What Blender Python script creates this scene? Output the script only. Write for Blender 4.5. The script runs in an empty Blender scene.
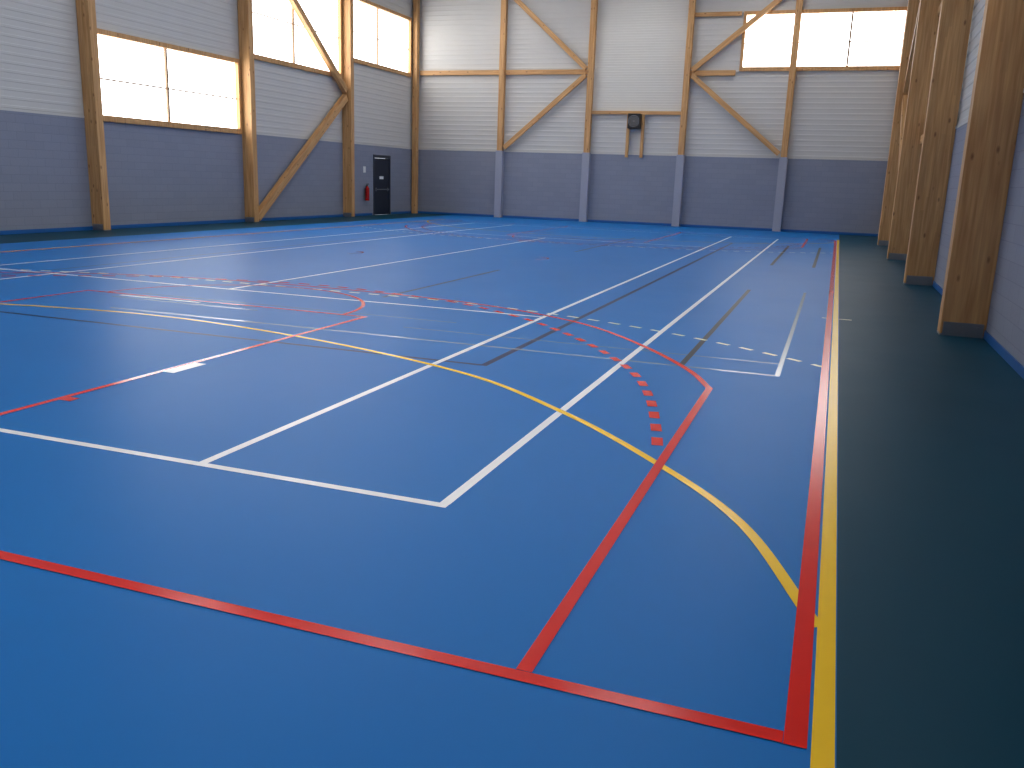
import bpy, bmesh, math
from mathutils import Vector, Matrix
import random
random.seed(3)
COL=bpy.context.collection
XL,XR,YN,YB,H=-18.6,1.8,-9.6,34.8,10.0
ZJ=2.88
FR=[-9.6+0.2,-3.4,3.0,9.4,15.8,22.3,28.6]

def srgb(r,g,b):
    f=lambda c:(c/255/12.92) if c/255<=0.04045 else ((c/255+0.055)/1.055)**2.4
    return (f(r),f(g),f(b),1)
def newmat(name):
    m=bpy.data.materials.new(name);m.use_nodes=True
    nt=m.node_tree;b=nt.nodes["Principled BSDF"];return m,nt,b
def simple(name,col,rough=.5,metal=0,spec=.5,var=0.06,scale=6,bump=0):
    m,nt,b=newmat(name)
    tc=nt.nodes.new("ShaderNodeTexCoord");n=nt.nodes.new("ShaderNodeTexNoise");n.inputs["Scale"].default_value=scale;n.inputs["Detail"].default_value=4
    nt.links.new(tc.outputs["Object"],n.inputs["Vector"])
    mx=nt.nodes.new("ShaderNodeMix");mx.data_type='RGBA'
    mx.inputs[6].default_value=tuple(c*(1-var) for c in col[:3])+(1,);mx.inputs[7].default_value=tuple(min(1,c*(1+var)) for c in col[:3])+(1,)
    nt.links.new(n.outputs["Fac"],mx.inputs[0]);nt.links.new(mx.outputs[2],b.inputs["Base Color"])
    b.inputs["Roughness"].default_value=rough;b.inputs["Metallic"].default_value=metal;b.inputs["Specular IOR Level"].default_value=spec
    if bump:
        bp=nt.nodes.new("ShaderNodeBump");bp.inputs["Strength"].default_value=bump;bp.inputs["Distance"].default_value=.01
        nt.links.new(n.outputs["Fac"],bp.inputs["Height"]);nt.links.new(bp.outputs[0],b.inputs["Normal"])
    return m
def floor_mat(name,c1,c2,rough,spec=.3):
    m,nt,b=newmat(name)
    tc=nt.nodes.new("ShaderNodeTexCoord")
    n=nt.nodes.new("ShaderNodeTexNoise");n.inputs["Scale"].default_value=.35;n.inputs["Detail"].default_value=5
    nt.links.new(tc.outputs["Object"],n.inputs["Vector"])
    mx=nt.nodes.new("ShaderNodeMix");mx.data_type='RGBA';mx.inputs[6].default_value=c1;mx.inputs[7].default_value=c2
    nt.links.new(n.outputs["Fac"],mx.inputs[0])
    v=nt.nodes.new("ShaderNodeTexVoronoi");v.inputs["Scale"].default_value=1.6
    nt.links.new(tc.outputs["Object"],v.inputs["Vector"])
    lt=nt.nodes.new("ShaderNodeMath");lt.operation='LESS_THAN';lt.inputs[1].default_value=.007
    nt.links.new(v.outputs["Distance"],lt.inputs[0])
    mu=nt.nodes.new("ShaderNodeMath");mu.operation='MULTIPLY';mu.inputs[1].default_value=.35;nt.links.new(lt.outputs[0],mu.inputs[0])
    m2=nt.nodes.new("ShaderNodeMix");m2.data_type='RGBA';m2.inputs[7].default_value=(.5,.6,.65,1)
    nt.links.new(mu.outputs[0],m2.inputs[0]);nt.links.new(mx.outputs[2],m2.inputs[6]);nt.links.new(m2.outputs[2],b.inputs["Base Color"])
    n2=nt.nodes.new("ShaderNodeTexNoise");n2.inputs["Scale"].default_value=.8;n2.inputs["Detail"].default_value=6;n2.inputs["Roughness"].default_value=.6
    nt.links.new(tc.outputs["Object"],n2.inputs["Vector"])
    mr=nt.nodes.new("ShaderNodeMapRange");mr.inputs[3].default_value=rough-.03;mr.inputs[4].default_value=rough+.04
    nt.links.new(n2.outputs["Fac"],mr.inputs[0]);nt.links.new(mr.outputs[0],b.inputs["Roughness"])
    n3=nt.nodes.new("ShaderNodeTexNoise");n3.inputs["Scale"].default_value=180;nt.links.new(tc.outputs["Object"],n3.inputs["Vector"])
    bp=nt.nodes.new("ShaderNodeBump");bp.inputs["Strength"].default_value=.06;bp.inputs["Distance"].default_value=.003
    nt.links.new(n3.outputs["Fac"],bp.inputs["Height"]);nt.links.new(bp.outputs[0],b.inputs["Normal"])
    b.inputs["Specular IOR Level"].default_value=spec
    return m
def wood_mat():
    m,nt,b=newmat("spruce_glulam")
    tc=nt.nodes.new("ShaderNodeTexCoord");oi=nt.nodes.new("ShaderNodeObjectInfo")
    ad=nt.nodes.new("ShaderNodeVectorMath");ad.operation='MULTIPLY_ADD'
    cb=nt.nodes.new("ShaderNodeCombineXYZ")
    mm=nt.nodes.new("ShaderNodeMath");mm.operation='MULTIPLY';mm.inputs[1].default_value=37
    nt.links.new(oi.outputs["Random"],mm.inputs[0]);nt.links.new(mm.outputs[0],cb.inputs[0]);nt.links.new(mm.outputs[0],cb.inputs[2])
    ad.inputs[1].default_value=(1,1,1);nt.links.new(tc.outputs["Object"],ad.inputs[0]);nt.links.new(cb.outputs[0],ad.inputs[2])
    mp=nt.nodes.new("ShaderNodeMapping");mp.inputs["Scale"].default_value=(14,14,.7);nt.links.new(ad.outputs[0],mp.inputs[0])
    n=nt.nodes.new("ShaderNodeTexNoise");n.inputs["Scale"].default_value=1.6;n.inputs["Detail"].default_value=6;n.inputs["Distortion"].default_value=.3
    nt.links.new(mp.outputs[0],n.inputs["Vector"])
    cr=nt.nodes.new("ShaderNodeValToRGB");cr.color_ramp.elements[0].position=.3;cr.color_ramp.elements[0].color=srgb(182,132,80)
    cr.color_ramp.elements[1].position=.72;cr.color_ramp.elements[1].color=srgb(218,172,116)
    nt.links.new(n.outputs["Fac"],cr.inputs[0])
    mp3=nt.nodes.new("ShaderNodeMapping");mp3.inputs["Scale"].default_value=(9,9,.35);nt.links.new(ad.outputs[0],mp3.inputs[0])
    v3=nt.nodes.new("ShaderNodeTexVoronoi");v3.inputs["Scale"].default_value=1;v3.distance='CHEBYCHEV'
    nt.links.new(mp3.outputs[0],v3.inputs["Vector"])
    bw=nt.nodes.new("ShaderNodeRGBToBW");nt.links.new(v3.outputs["Color"],bw.inputs[0])
    mr=nt.nodes.new("ShaderNodeMapRange");mr.inputs[3].default_value=.86;mr.inputs[4].default_value=1.08;nt.links.new(bw.outputs[0],mr.inputs[0])
    ml=nt.nodes.new("ShaderNodeMix");ml.data_type='RGBA';ml.blend_type='MULTIPLY';ml.inputs[0].default_value=1
    nt.links.new(cr.outputs[0],ml.inputs[6]);nt.links.new(mr.outputs[0],ml.inputs[7])
    mp2=nt.nodes.new("ShaderNodeMapping");mp2.inputs["Scale"].default_value=(6,6,2.6);nt.links.new(ad.outputs[0],mp2.inputs[0])
    v=nt.nodes.new("ShaderNodeTexVoronoi");v.inputs["Scale"].default_value=1;nt.links.new(mp2.outputs[0],v.inputs["Vector"])
    k=nt.nodes.new("ShaderNodeMapRange");k.inputs[1].default_value=.07;k.inputs[2].default_value=.16;k.inputs[3].default_value=.75;k.inputs[4].default_value=0
    nt.links.new(v.outputs["Distance"],k.inputs[0])
    mk=nt.nodes.new("ShaderNodeMix");mk.data_type='RGBA';mk.inputs[7].default_value=srgb(112,66,34)
    nt.links.new(k.outputs[0],mk.inputs[0]);nt.links.new(ml.outputs[2],mk.inputs[6]);nt.links.new(mk.outputs[2],b.inputs["Base Color"])
    b.inputs["Roughness"].default_value=.55
    return m
def block_mat():
    m,nt,b=newmat("painted_concrete_block")
    tc=nt.nodes.new("ShaderNodeTexCoord");sp=nt.nodes.new("ShaderNodeSeparateXYZ");nt.links.new(tc.outputs["Object"],sp.inputs[0])
    a=nt.nodes.new("ShaderNodeMath");a.operation='ADD';nt.links.new(sp.outputs[0],a.inputs[0]);nt.links.new(sp.outputs[1],a.inputs[1])
    cb=nt.nodes.new("ShaderNodeCombineXYZ");nt.links.new(a.outputs[0],cb.inputs[0]);nt.links.new(sp.outputs[2],cb.inputs[1])
    br=nt.nodes.new("ShaderNodeTexBrick");br.inputs["Scale"].default_value=1;br.inputs["Brick Width"].default_value=.5;br.inputs["Row Height"].default_value=.2
    br.inputs["Mortar Size"].default_value=.006;br.inputs["Mortar Smooth"].default_value=.6
    br.inputs["Color1"].default_value=srgb(132,138,155);br.inputs["Color2"].default_value=srgb(136,142,159);br.inputs["Mortar"].default_value=srgb(120,125,142)
    nt.links.new(cb.outputs[0],br.inputs["Vector"])
    n=nt.nodes.new("ShaderNodeTexNoise");n.inputs["Scale"].default_value=25;n.inputs["Detail"].default_value=5;nt.links.new(tc.outputs["Object"],n.inputs["Vector"])
    mr=nt.nodes.new("ShaderNodeMapRange");mr.inputs[3].default_value=.93;mr.inputs[4].default_value=1.06;nt.links.new(n.outputs["Fac"],mr.inputs[0])
    ml=nt.nodes.new("ShaderNodeMix");ml.data_type='RGBA';ml.blend_type='MULTIPLY';ml.inputs[0].default_value=1
    nt.links.new(br.outputs["Color"],ml.inputs[6]);nt.links.new(mr.outputs[0],ml.inputs[7]);nt.links.new(ml.outputs[2],b.inputs["Base Color"])
    s=nt.nodes.new("ShaderNodeMath");s.operation='MULTIPLY_ADD';s.inputs[1].default_value=-1.0
    nt.links.new(br.outputs["Fac"],s.inputs[0]);nt.links.new(n.outputs["Fac"],s.inputs[2])
    bp=nt.nodes.new("ShaderNodeBump");bp.inputs["Strength"].default_value=.3;bp.inputs["Distance"].default_value=.006
    nt.links.new(s.outputs[0],bp.inputs["Height"]);nt.links.new(bp.outputs[0],b.inputs["Normal"])
    b.inputs["Roughness"].default_value=.7
    return m
def pane_mat(name,col,st):
    m,nt,b=newmat(name)
    tc=nt.nodes.new("ShaderNodeTexCoord");n=nt.nodes.new("ShaderNodeTexNoise");n.inputs["Scale"].default_value=.5
    nt.links.new(tc.outputs["Object"],n.inputs["Vector"])
    mr=nt.nodes.new("ShaderNodeMapRange");mr.inputs[3].default_value=st*.92;mr.inputs[4].default_value=st*1.08;nt.links.new(n.outputs["Fac"],mr.inputs[0])
    nt.links.new(mr.outputs[0],b.inputs["Emission Strength"])
    b.inputs["Emission Color"].default_value=col;b.inputs["Base Color"].default_value=(.8,.8,.8,1);b.inputs["Roughness"].default_value=.3
    return m

M_wood=wood_mat();M_block=block_mat()
M_clad=simple("white_metal_cladding",srgb(203,202,198),.5,0,.3,.03,2)
M_cladw=simple("bright_white_panel",srgb(216,213,205),.45,0,.3,.02,2)
M_blue=floor_mat("blue_sports_floor",srgb(0,108,186),srgb(0,115,193),.42,.14)
M_dark=floor_mat("teal_sports_floor",srgb(0,60,80),srgb(2,66,88),.44,.1)
M_white=simple("white_line_paint",srgb(250,252,253),.28,0,.5,.02,5)
M_red=simple("red_line_paint",srgb(226,38,26),.2,0,.4,.08,5)
M_yel=simple("yellow_line_paint",srgb(252,204,30),.26,0,.35,.05,5)
M_cream=simple("cream_line_paint",srgb(240,240,196),.28,0,.4,.05,5)
M_navy=simple("navy_line_paint",srgb(2,30,84),.36,0,.15,.05,5)
M_grey=simple("grey_line_paint",srgb(160,178,190),.16,0,.7,.05,5)
M_black=simple("black_line_paint",srgb(6,16,28),.36,0,.15,.05,5)
M_base=simple("blue_skirting",srgb(16,90,160),.4)
M_steel=simple("galvanised_steel",srgb(150,152,155),.4,.8)
M_door=simple("dark_door_paint",srgb(28,34,48),.4)
M_doorframe=simple("dark_door_frame",srgb(44,50,62),.4)
M_pane=pane_mat("backlit_polycarbonate",(1,.995,.985,1),5.8)
M_fill=pane_mat("added_fill_glow",(.98,.985,1,1),38)  # glow of the unseen fixtures added to brighten the hall
M_fill_dim=pane_mat("added_fill_glow_dim",(.98,.985,1,1),20)  # weaker glow for the added fixtures near and behind the camera
M_frame=simple("window_bar",srgb(150,122,92),.5)
M_pil=simple("concrete_pilaster",srgb(156,160,176),.7,bump=.2,scale=20)
M_ceil=simple("ceiling_deck",srgb(190,190,188),.6)
M_extred=simple("extinguisher_red",srgb(190,20,20),.25)
M_blk=simple("black_plastic",srgb(20,20,22),.4)
M_sign=simple("white_sign",srgb(230,232,230),.5)

def obj(name,verts,faces,mats,mi=None,parent=None,loc=None):
    me=bpy.data.meshes.new(name);me.from_pydata(verts,[],faces)
    for m in mats: me.materials.append(m)
    if mi:
        for p,i in zip(me.polygons,mi): p.material_index=i
    o=bpy.data.objects.new(name,me);COL.objects.link(o)
    if parent: o.parent=parent
    if loc: o.location=loc
    return o
class MB:
    def __init__(s): s.v=[];s.f=[];s.m=[]
    def box(s,a,b,m=0):
        x0,y0,z0=[min(a[i],b[i]) for i in range(3)];x1,y1,z1=[max(a[i],b[i]) for i in range(3)]
        n=len(s.v);s.v+=[(x0,y0,z0),(x1,y0,z0),(x1,y1,z0),(x0,y1,z0),(x0,y0,z1),(x1,y0,z1),(x1,y1,z1),(x0,y1,z1)]
        for f in [(0,3,2,1),(4,5,6,7),(0,1,5,4),(1,2,6,5),(2,3,7,6),(3,0,4,7)]: s.f.append(tuple(n+i for i in f));s.m.append(m)
    def quad(s,p,m=0):
        n=len(s.v);s.v+=[tuple(q) for q in p];s.f.append(tuple(range(n,n+len(p))));s.m.append(m)
    def cyl(s,c,r,h,axis='z',m=0,seg=20,r2=None):
        r2=r if r2 is None else r2
        n=len(s.v);
        for k,(rr,t) in enumerate([(r,0),(r2,h)]):
            for i in range(seg):
                a=2*math.pi*i/seg;u,w=rr*math.cos(a),rr*math.sin(a)
                s.v.append({'z':(c[0]+u,c[1]+w,c[2]+t),'x':(c[0]+t,c[1]+u,c[2]+w),'y':(c[0]+w,c[1]+t,c[2]+u)}[axis])
        for i in range(seg):
            j=(i+1)%seg;s.f.append((n+i,n+j,n+seg+j,n+seg+i));s.m.append(m)
        s.f.append(tuple(n+i for i in range(seg))[::-1]);s.m.append(m);s.f.append(tuple(n+seg+i for i in range(seg)));s.m.append(m)
    def make(s,name,mats,parent=None,bev=0):
        o=obj(name,s.v,s.f,mats,s.m,parent)
        if bev:
            b=o.modifiers.new("bev","BEVEL");b.width=bev;b.segments=2;b.limit_method='ANGLE'
        return o
def empty(name,loc=(0,0,0)):
    e=bpy.data.objects.new(name,None);COL.objects.link(e);e.location=loc;return e
def member(name,p0,p1,w,d,side=Vector((0,0,1)),parent=None,mat=None,bev=.008):
    p0=Vector(p0);p1=Vector(p1);z=(p1-p0).normalized();L=(p1-p0).length
    y=(side-z*side.dot(z)).normalized();x=y.cross(z)
    mb=MB();mb.box((-w/2,-d/2,0),(w/2,d/2,L));o=mb.make(name,[mat or M_wood],parent,bev)
    R=Matrix((x,y,z)).transposed().to_4x4();o.matrix_world=Matrix.Translation(p0)@R
    return o

# ---------------- floor
XB=0.118;XD=-16.6
mb=MB()
mb.quad([(XD,YN,0),(XB,YN,0),(XB,YB,0),(XD,YB,0)],0)
mb.quad([(XB,YN,0),(XR,YN,0),(XR,YB,0),(XB,YB,0)],1)
mb.quad([(XL,YN,0),(XD,YN,0),(XD,YB,0),(XL,YB,0)],1)
mb.box((XL-.3,YN-.3,-.3),(XR+.3,YB+.3,-.02),1)
mb.make("floor",[M_blue,M_dark])
mb=MB();mb.box((XL-.3,YN-.3,H),(XR+.3,YB+.3,H+.2));
y=YN
while y<YB:
    mb.box((XL,y,H-.06),(XR,y+.12,H));y+=.3
mb.make("ceiling",[M_ceil])

# ---------------- walls
def mapper(side):
    if side=='left': return lambda s,z,d:(XL+d,s,z)
    if side=='right': return lambda s,z,d:(XR-d,s,z)
    if side=='back': return lambda s,z,d:(s,YB-d,z)
    return lambda s,z,d:(s,YN+d,z)
def cladding(mb,P,s0,s1,z0,z1,m,per=.2,dp=.009,off=-.03):
    prof=[(0,0),(.6*per,0),(.68*per,dp),(.92*per,dp)]
    k=math.floor(z0/per);z=k*per;pts=[]
    while z<z1:
        for a,d in prof: pts.append((z+a,d))
        z+=per
    pts.append((z,0))
    def dep(zz):
        for (a,da),(b,db) in zip(pts,pts[1:]):
            if a<=zz<=b: return da+(db-da)*(zz-a)/(b-a)
        return 0
    q=[(z0,dep(z0))]+[p for p in pts if z0<p[0]<z1]+[(z1,dep(z1))]
    for (a,da),(b,db) in zip(q,q[1:]):
        mb.quad([P(s0,a,da+off),P(s1,a,da+off),P(s1,b,db+off),P(s0,b,db+off)],m)
def wall(side,s0,s1,wins,doors=[],extra=[]):
    P=mapper(side);mb=MB()
    cur=s0
    for (a,b,hh) in sorted(doors):
        mb.box(P(cur,0,-.2),P(a,ZJ,0),0);mb.box(P(a,hh,-.2),P(b,ZJ,0),0);cur=b
    mb.box(P(cur,0,-.2),P(s1,ZJ,0),0)
    ss=sorted(set([s0,s1]+[w[0] for w in wins]+[w[1] for w in wins]))
    for a,b in zip(ss,ss[1:]):
        holes=sorted([(w[2],w[3]) for w in wins if w[0]<=a+1e-6 and w[1]>=b-1e-6])
        z=ZJ
        for h0,h1 in holes+[(H,H)]:
            if h0-z>.01:
                cladding(mb,P,a,b,z,h0,1)
                mb.box(P(a,z,-.2),P(b,h0,-.06),1)
            z=h1
    for (a,b,z0,z1) in extra: cladding(mb,P,a,b,z0,z1,2,.1,.006,-.005)
    return mb.make("wall_"+side,[M_block,M_clad,M_cladw])
WINL=[(16.0,22.1,2.98,5.0),(22.5,28.4,5.4,8.25),(28.8,34.3,6.12,8.3)]
WINB=[(-4.3,1.62,6.32,8.25)]
WINR_ADDED=[(-3.2,2.8,5.4,8.25),(3.2,9.2,5.4,8.25)]  # unseen windows, added for the light they give
DOORL=[(30.95,32.45,2.5)]
wall('left',YN,YB,WINL,DOORL);wall('back',XL,XR,WINB,[],[(-10.37,-6.35,4.6,H-.1)]);wall('right',YN,YB,WINR_ADDED);wall('front',XL,XR,[])
wn=[0]
def window(side,w,mull,hmid=True):
    P=mapper(side);s0,s1,z0,z1=w;wn[0]+=1
    e=empty("window_%d"%wn[0])
    mb=MB();mb.box(P(s0,z0,-.10),P(s1,z1,-.07));mb.make("pane",[M_pane],e)
    mb=MB();zm=z0+(z1-z0)*.46
    if hmid: mb.box(P(s0,zm-.02,-.069),P(s1,zm+.02,-.045))
    for m in mull: mb.box(P(m-.035,z0,-.069),P(m+.035,z1,.0))
    mb.make("glazing_bars",[M_frame],e)
    mb=MB();t=.09
    mb.box(P(s0-.02,z0-.16,-.06),P(s1+.02,z0,.08));mb.box(P(s0-.02,z1,-.06),P(s1+.02,z1+.13,.08))
    mb.box(P(s0-.02,z0,-.06),P(s0+t,z1,.08));mb.box(P(s1-t,z0,-.06),P(s1+.02,z1,.08))
    mb.make("timber_surround",[M_wood],e,.006)
window('left',WINL[0],[18.85]);window('left',WINL[1],[25.3]);window('left',WINL[2],[31.4])
window('back',WINB[0],[-2.3,-.32])
for w in WINR_ADDED: window('right',w,[(w[0]+w[1])/2])  # added windows out of view, their panes light the near floor

def base(side,s0,s1,gaps=[]):
    P=mapper(side);mb=MB();cur=s0
    for a,b in gaps: mb.box(P(cur,0,0),P(a,.10,.015));cur=b
    mb.box(P(cur,0,0),P(s1,.10,.015));mb.make("baseboard_"+side,[M_base],None,.003)
base('left',YN,YB,[(30.85,32.55)]);base('right',YN,YB);base('back',XL+.02,XR-.02);base('front',XL+.02,XR-.02)
for i,side in enumerate(['left','right','back','front']):
    P=mapper(side);mb=MB();a,b=(YN,YB) if side in('left','right') else (XL,XR)
    mb.box(P(a,ZJ-.02,-.02),P(b,ZJ+.03,.012));mb.make("trim_%d"%(i+1),[M_clad])

def column(side,yc,w=.2,d=.42):
    x0,x1=(XR-d-.05,XR-.0) if side=='right' else (XL,XL+d-.02)
    e=empty("timber_column",((x0+x1)/2,yc,0))
    mb=MB();mb.box((x0-e.location.x,-w/2,.02),(x1-e.location.x,w/2,H-.07));o=mb.make("glulam_post",[M_wood],e,.01)
    mb=MB();a,b=x0-e.location.x,x1-e.location.x
    for s in (-1,1):
        mb.box((a+.03,s*w/2,0),(b-.03,s*(w/2+.012),.17))
        for k in range(3):
            for zz in (.05,.12): mb.cyl((a+.1+k*(b-a-.2)/2,s*(w/2+.012) if s>0 else -(w/2+.026),zz),.012,.014,'y',0,8)
    mb.box((a,-w/2-.01,0),(b,w/2+.01,.02))
    mb.make("steel_shoe",[M_steel],e)
for y in FR:
    column('left',y,.24);column('right',y,.26,.46)
member("timber_corner_post",(XL+.17,YB-.25,0),(XL+.17,YB-.25,H-.07),.22,.24,Vector((0,1,0)))
member("timber_corner_post",(XR-.15,YB-.25,0),(XR-.15,YB-.25,H-.07),.22,.24,Vector((0,1,0)))
for y in FR: member("roof_beam",(XL+.4,y,H-.47),(XR-.5,y,H-.47),.2,.8)
for x in (-13.6,-8.4,-3.2):
    for y in (-6.4,0,7,13,19,25.4,31.8):
        e=empty("added_fill_luminaire",(x,y,H-.3))  # unseen fixture added as ambient fill, not a known lamp of the hall
        mb=MB();mb.box((-.8,-.25,0),(.8,.25,.09));mb.box((-.6,-.01,.09),(-.57,.01,.24));mb.box((.57,-.01,.09),(.6,.01,.24));mb.make("housing",[M_sign],e)
        mb=MB();mb.box((-.76,-.21,-.012),(.76,.21,-.001));mb.make("fill_panel",[M_fill_dim if y<3 else M_fill],e)
BX=[-14.33,-10.37,-6.35,-2.28]
for x in BX:
    e=empty("back_wall_column",(x,YB,0))
    mb=MB();mb.box((-.16,-.26,0),(.16,0,ZJ+.02));mb.make("concrete_pilaster",[M_pil],e,.01)
    mb=MB();mb.box((-.12,-.24,ZJ+.02),(.12,0,H-.07));mb.make("timber_post",[M_wood],e,.01)
F=Vector((0,1,0))
def rail(x0,x1,z,h=.2): member("timber_rail",(x0,YB-.07,z),(x1,YB-.07,z),h,.09,F)
rail(XL+.3,BX[0]-.12,6.18);rail(BX[0]+.12,BX[1]-.12,6.18)
rail(BX[2]+.12,-4.45,6.1);
rail(BX[2]+.12,-4.4,8.3,.16)
rail(BX[1]+.12,BX[2]-.12,4.55,.14)
rail(BX[1]+.12,BX[2]-.12,9.3,.2)
def brace(p,q,w=.2,name="diagonal_brace"): return member(name,p,q,w,.12,F)
YBR=YB-.18
brace((BX[0]+.2,YBR,3.02),(BX[1]-.2,YBR,6.05));brace((BX[1]-.2,YBR,6.3),(BX[0]+.2,YBR,9.4))
brace((BX[3]-.2,YBR,3.02),(BX[2]+.2,YBR,6.0));brace((BX[2]+.2,YBR,6.2),(BX[3]-.2,YBR,9.2))
for X in (XL+.2,XR-.24):
    S=Vector((1,0,0))
    member("diagonal_brace",(X,22.55,.14),(X,28.38,4.55),.26,.2,S);member("diagonal_brace",(X,28.38,4.8),(X,22.55,9.3),.22,.2,S)
for (a,b,z) in [(22.45,28.45,6.0),(28.75,34.3,6.0),(15.95,22.15,6.0),(15.95,22.15,3.0)]:
    member("timber_rail",(XR-.06,a,z),(XR-.06,b,z),.2,.1,Vector((1,0,0)))

e=empty("wall_fan_heater",(-8.35,YB-.02,4.2))
mb=MB();mb.box((-.26,-.42,-.30),(.26,-.05,.30));mb.make("housing",[M_blk],e,.02)
mb=MB();
for r in (.09,.15,.21):
    n=28
    for i in range(n):
        a0,a1=2*math.pi*i/n,2*math.pi*(i+1)/n
        mb.quad([(r*math.cos(a0),-.43,r*math.sin(a0)),((r+.02)*math.cos(a0),-.43,(r+.02)*math.sin(a0)),((r+.02)*math.cos(a1),-.43,(r+.02)*math.sin(a1)),(r*math.cos(a1),-.43,r*math.sin(a1))])
mb.cyl((0,-.44,0),.05,.02,'y');mb.make("grille",[M_steel],e)
for x in (-.3,.32):
    mb=MB();mb.box((x-.06,-.1,-1.45),(x+.06,0,.27));mb.make("timber_batten",[M_wood],e,.005)

e=empty("door_1",(XL,31.7,0))
mb=MB();mb.box((-.06,-.66,0.01),(-.01,.66,2.36));mb.make("leaf",[M_door],e,.005)
mb=MB();mb.box((-.2,-.75,0),(.03,-.67,2.5));mb.box((-.2,.67,0),(.03,.75,2.5));mb.box((-.2,-.67,2.38),(.03,.67,2.5));mb.make("frame",[M_doorframe],e)
mb=MB();mb.box((-.01,-.55,1.0),(.02,-.5,1.14));mb.box((-.01,.5,1.0),(.02,.55,1.14));mb.cyl((.045,-.53,1.07),.022,1.08,'y',0,12)
mb.box((.01,-.53,1.04),(.05,-.5,1.1));mb.box((.01,.5,1.04),(.05,.53,1.1));mb.make("push_bar",[M_steel],e)
mb=MB();mb.box((-.01,-.2,1.5),(.0,.15,1.62));mb.make("door_sign",[M_sign],e)
e=empty("fire_extinguisher",(XL+.13,30.2,0.62))
mb=MB();mb.cyl((0,0,0),.09,.5,'z',0,24);mb.cyl((0,0,.5),.09,.09,'z',0,24,.03);mb.make("cylinder_body",[M_extred],e,.006)
mb=MB();mb.cyl((0,0,.59),.028,.06,'z',0,12);mb.box((-.02,-.02,.64),(.02,.14,.66));mb.box((-.02,-.02,.68),(.02,.12,.695));
pts=[(0,-.03,.62),(0,-.1,.58),(0,-.13,.42),(0,-.12,.2),(0,-.1,.08)]
mb.make("valve_lever",[M_blk],e)
bpy.context.view_layer.update()
for a,b in zip(pts,pts[1:]):
    o=member("hose",Vector(a),Vector(b),.022,.022,Vector((1,0,0)),None,M_blk,.004);m=o.matrix_world.copy();o.parent=e;o.matrix_basis=m
mb=MB();mb.box((-.13,-.05,.1),(-.08,.05,.5));mb.make("wall_bracket",[M_steel],e)
mb=MB();mb.box((XL,30.1,1.75),(XL+.006,30.3,2.0));mb.make("extinguisher_sign",[M_sign])

# ---------------- court markings
class Lines:
    def __init__(s,z): s.mb=MB();s.z=z
    def seg(s,a,b,w=.05,m=0):
        a=Vector(a);b=Vector(b);d=(b-a).normalized();n=Vector((-d.y,d.x))*w/2
        s.mb.quad([(p.x,p.y,s.z) for p in (a+n,a-n,b-n,b+n)],m)
    def path(s,pts,w=.05,m=0):
        P=[Vector(p) for p in pts];N=[]
        for i in range(len(P)):
            d=(P[min(i+1,len(P)-1)]-P[max(i-1,0)]).normalized();N.append(Vector((-d.y,d.x))*w/2)
        for i in range(len(P)-1):
            q=(P[i]+N[i],P[i]-N[i],P[i+1]-N[i+1],P[i+1]+N[i+1])
            s.mb.quad([(p.x,p.y,s.z) for p in q],m)
    def dashes(s,pts,w,L,G,m=0):
        P=[Vector(p) for p in pts];acc=[0]
        for a,b in zip(P,P[1:]): acc.append(acc[-1]+(b-a).length)
        def at(t):
            for i in range(len(P)-1):
                if t<=acc[i+1]: return P[i].lerp(P[i+1],(t-acc[i])/max(1e-9,acc[i+1]-acc[i]))
            return P[-1]
        t=0
        while t+L<=acc[-1]: s.seg(at(t),at(t+L),w,m);t+=L+G
def smooth(ctrl,n=14):
    P=[Vector(c) for c in ctrl];P=[P[0]*2-P[1]]+P+[P[-1]*2-P[-2]];out=[]
    for i in range(1,len(P)-2):
        for k in range(n):
            t=k/n;a,b,c,d=P[i-1:i+3]
            out.append(.5*((2*b)+(c-a)*t+(2*a-5*b+4*c-d)*t*t+(3*b-a-3*c+d)*t**3))
    out.append(P[-2]);return out
CX=-7.5
def sym(pts):
    return pts+[(2*CX-x,y) for x,y in reversed(pts) if abs(x-CX)>1e-6]
def mirY(pts,yc=14.9): return [(x,2*yc-y) for x,y in pts]
YE=30.0
def layer(name,mat,z,fn):
    L=Lines(z);fn(L);L.mb.make(name,[mat])
def navy(N):
    N.seg((-3.0,4.775),(-3.0,25.5),.07);N.seg((-12.0,4.775),(-12.0,25.5));N.seg((-11.97,4.8),(-3.035,4.8),.06);N.seg((-11.97,25.47),(-3.035,25.47))
    N.seg((-6.0,8.4),(-6.0,13.05),.07);N.seg((-6.03,18.34),(-6.03,25.3),.07)
layer("navy_court_lines",M_navy,.0010,navy)
def black(B): B.seg((-1.32,5.75),(-1.32,12.75),.06);B.seg((-1.33,18.1),(-1.33,25.5),.07);B.seg((-.42,18.1),(-.42,25.5),.07)
layer("black_court_lines",M_black,.0016,black)
def grey(G):
    G.seg((-.42,5.68),(-.42,12.9),.045);G.seg((-8.3,5.70),(-.445,5.70),.045);G.seg((-4.6,6.3),(-.445,6.3),.03);G.seg((-9.0,6.45),(-6.7,6.45),.04);G.seg((-8.9,6.9),(-4.2,6.9),.03)
layer("grey_court_lines",M_grey,.0013,grey)
def white(W):
    for x in (-3.43,-11.57,-1.86,-13.14): W.seg((x,1.408),(x,28.98),.06)
    W.seg((-13.168,1.38),(-1.832,1.38),.058);W.seg((-13.168,29.0),(-1.832,29.0),.04)
layer("white_court_lines",M_white,.0022,white)
def white2(W):
    W.seg((-13.14,7.9),(-3.46,7.9),.058);W.seg((-13.14,22.8),(-3.46,22.8),.055)
    W.seg((-8.24,7.93),(-8.24,22.77),.058);W.seg((-9.0,6.6),(-7.7,6.6),.06)  # short bar at the end is a window reflection painted as white line
layer("white_court_lines",M_white,.0024,white2)
arc=[];R=9.1
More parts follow.
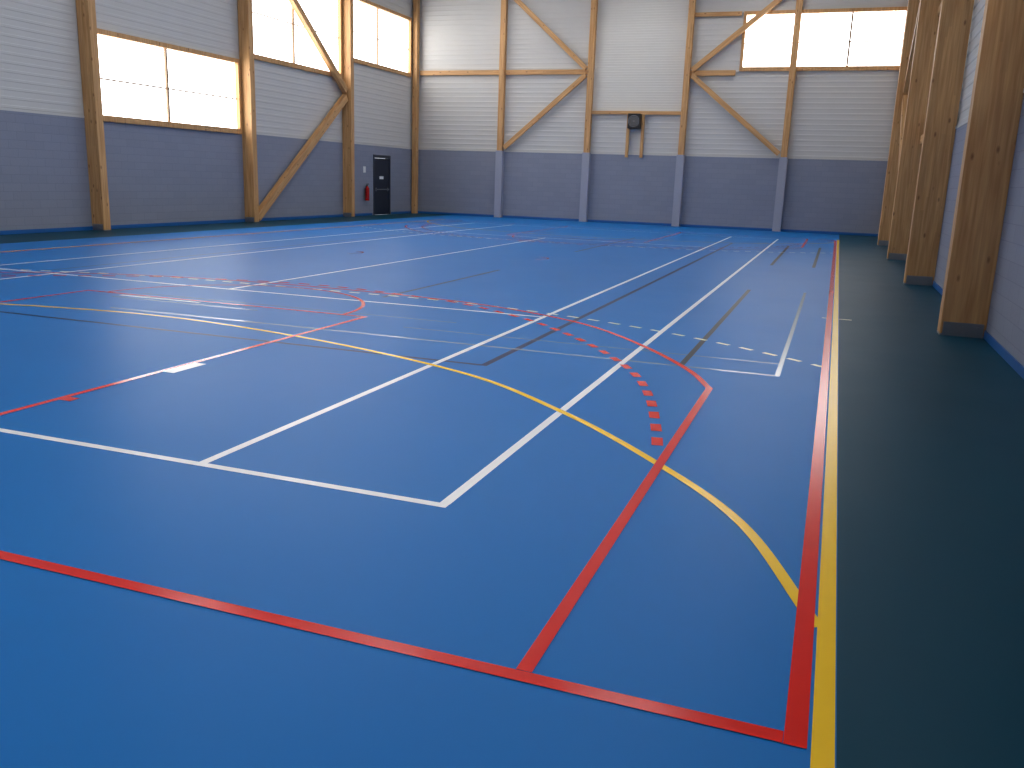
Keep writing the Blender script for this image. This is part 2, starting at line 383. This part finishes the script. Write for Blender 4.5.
for i in range(60):
    a=math.asin(6.0/R)*(1-i/59);arc.append((-6+R*math.sin(a),-.5+R*math.cos(a)))
def cream(C):
    C.dashes(sym(arc),.06,.17,.15);C.seg((-.1,9.95),(-.04,9.95),.04);C.seg((.12,9.95),(.28,9.95),.04);C.dashes(mirY(sym(arc)),.05,.17,.15)
layer("cream_dashed_lines",M_cream,.0019,cream)
ya=[(0.045,0.80),(-.37,1.83),(-1.0,2.66),(-1.88,3.55),(-3.08,4.42),(-5.15,5.15),(-7.5,5.5)]
ys=smooth(sym(ya))
layer("yellow_court_lines",M_yel,.0027,lambda Y:(Y.path(ys,.06),Y.path(mirY(ys),.06)))
layer("yellow_court_lines",M_yel,.0029,lambda Y:(Y.seg((.078,YN+3),(.078,30.6),.07),Y.seg((-15.08,YN+3),(-15.08,30.6),.06)))
f0=lambda p:p
f1=lambda p:mirY(p,15.0)
def red1(Rd):
    Rd.seg((-.005,-.035),(-.005,YE+.03),.072);Rd.seg((-15.0,-.03),(-15.0,YE+.03),.06)
    Rd.seg((-14.97,0),(-.043,0),.065);Rd.seg((-14.97,YE),(-.043,YE),.06)
layer("red_court_lines",M_red,.0034,red1)
so=[(-.93,4.86),(-1.21,5.53),(-1.79,6.46),(-2.54,7.38),(-3.25,7.93),(-4.19,8.38),(-5.32,8.68),(-7.5,8.85)]
ss=smooth(sym(so))
def red2(Rd):
    for f in (f0,f1):
        Rd.path(f(ss),.06)
        for x in (-5.33,2*CX+5.33): Rd.seg(*f([(x,.035),(x,6.74)]),.058)
        Rd.path(f([(CX+1.85*math.cos(math.pi*i/40),6.745+1.85*math.sin(math.pi*i/40)) for i in range(41)]),.05)
        Rd.seg(*f([(-5.25,2.12),(-5.25,2.22)]),.1)
    for (x,y) in ((-10.12,14.5),(-6.28,16.0)):
        Rd.path([(x+.3*math.cos(a*.2),y+.3*math.sin(a*.2)) for a in range(-6,9)],.05)
layer("red_court_lines",M_red,.0031,red2)
da=smooth(sym([(-1.02,2.98),(-1.11,3.4),(-1.33,4.27),(-1.66,5.16),(-2.22,6.10),(-2.92,6.98),(-3.8,7.8),(-5.2,8.6),(-7.5,9.05)]))
def red3(Rd):
    for f in (f0,f1):
        Rd.dashes(f(da),.078,.19,.16)
        for x in (-.93,2*CX+.93): Rd.seg(*f([(x,.035),(x,4.87)]),.06)
        Rd.seg(*f([(-5.36,6.71),(2*CX+5.36,6.71)]),.055)
layer("red_court_lines",M_red,.0037,red3)
layer("white_key_mark",M_white,.0040,lambda W:W.seg((-5.25,3.2),(-5.25,3.62),.12))

w=bpy.data.worlds.new("sky");bpy.context.scene.world=w;w.use_nodes=True
w.node_tree.nodes["Background"].inputs[0].default_value=(.8,.9,1,1);w.node_tree.nodes["Background"].inputs[1].default_value=1

yaw,pitch,roll=-0.3432,-0.2305,0.0349
f=Vector((math.sin(yaw)*math.cos(pitch),math.cos(yaw)*math.cos(pitch),math.sin(pitch)))
r0=Vector((math.cos(yaw),-math.sin(yaw),0));u0=r0.cross(f)
r=r0*math.cos(roll)+u0*math.sin(roll);u=-r0*math.sin(roll)+u0*math.cos(roll)
cam=bpy.data.cameras.new("camera");co=bpy.data.objects.new("camera",cam);COL.objects.link(co)
cam.sensor_width=36;cam.lens=873.28/1024*36;cam.clip_start=.05;cam.clip_end=200
M=Matrix((r,u,-f)).transposed().to_4x4();M.translation=Vector((-.0649,-2.6164,1.7014));co.matrix_world=M
bpy.context.scene.camera=co
bpy.context.scene.view_settings.view_transform='Standard'
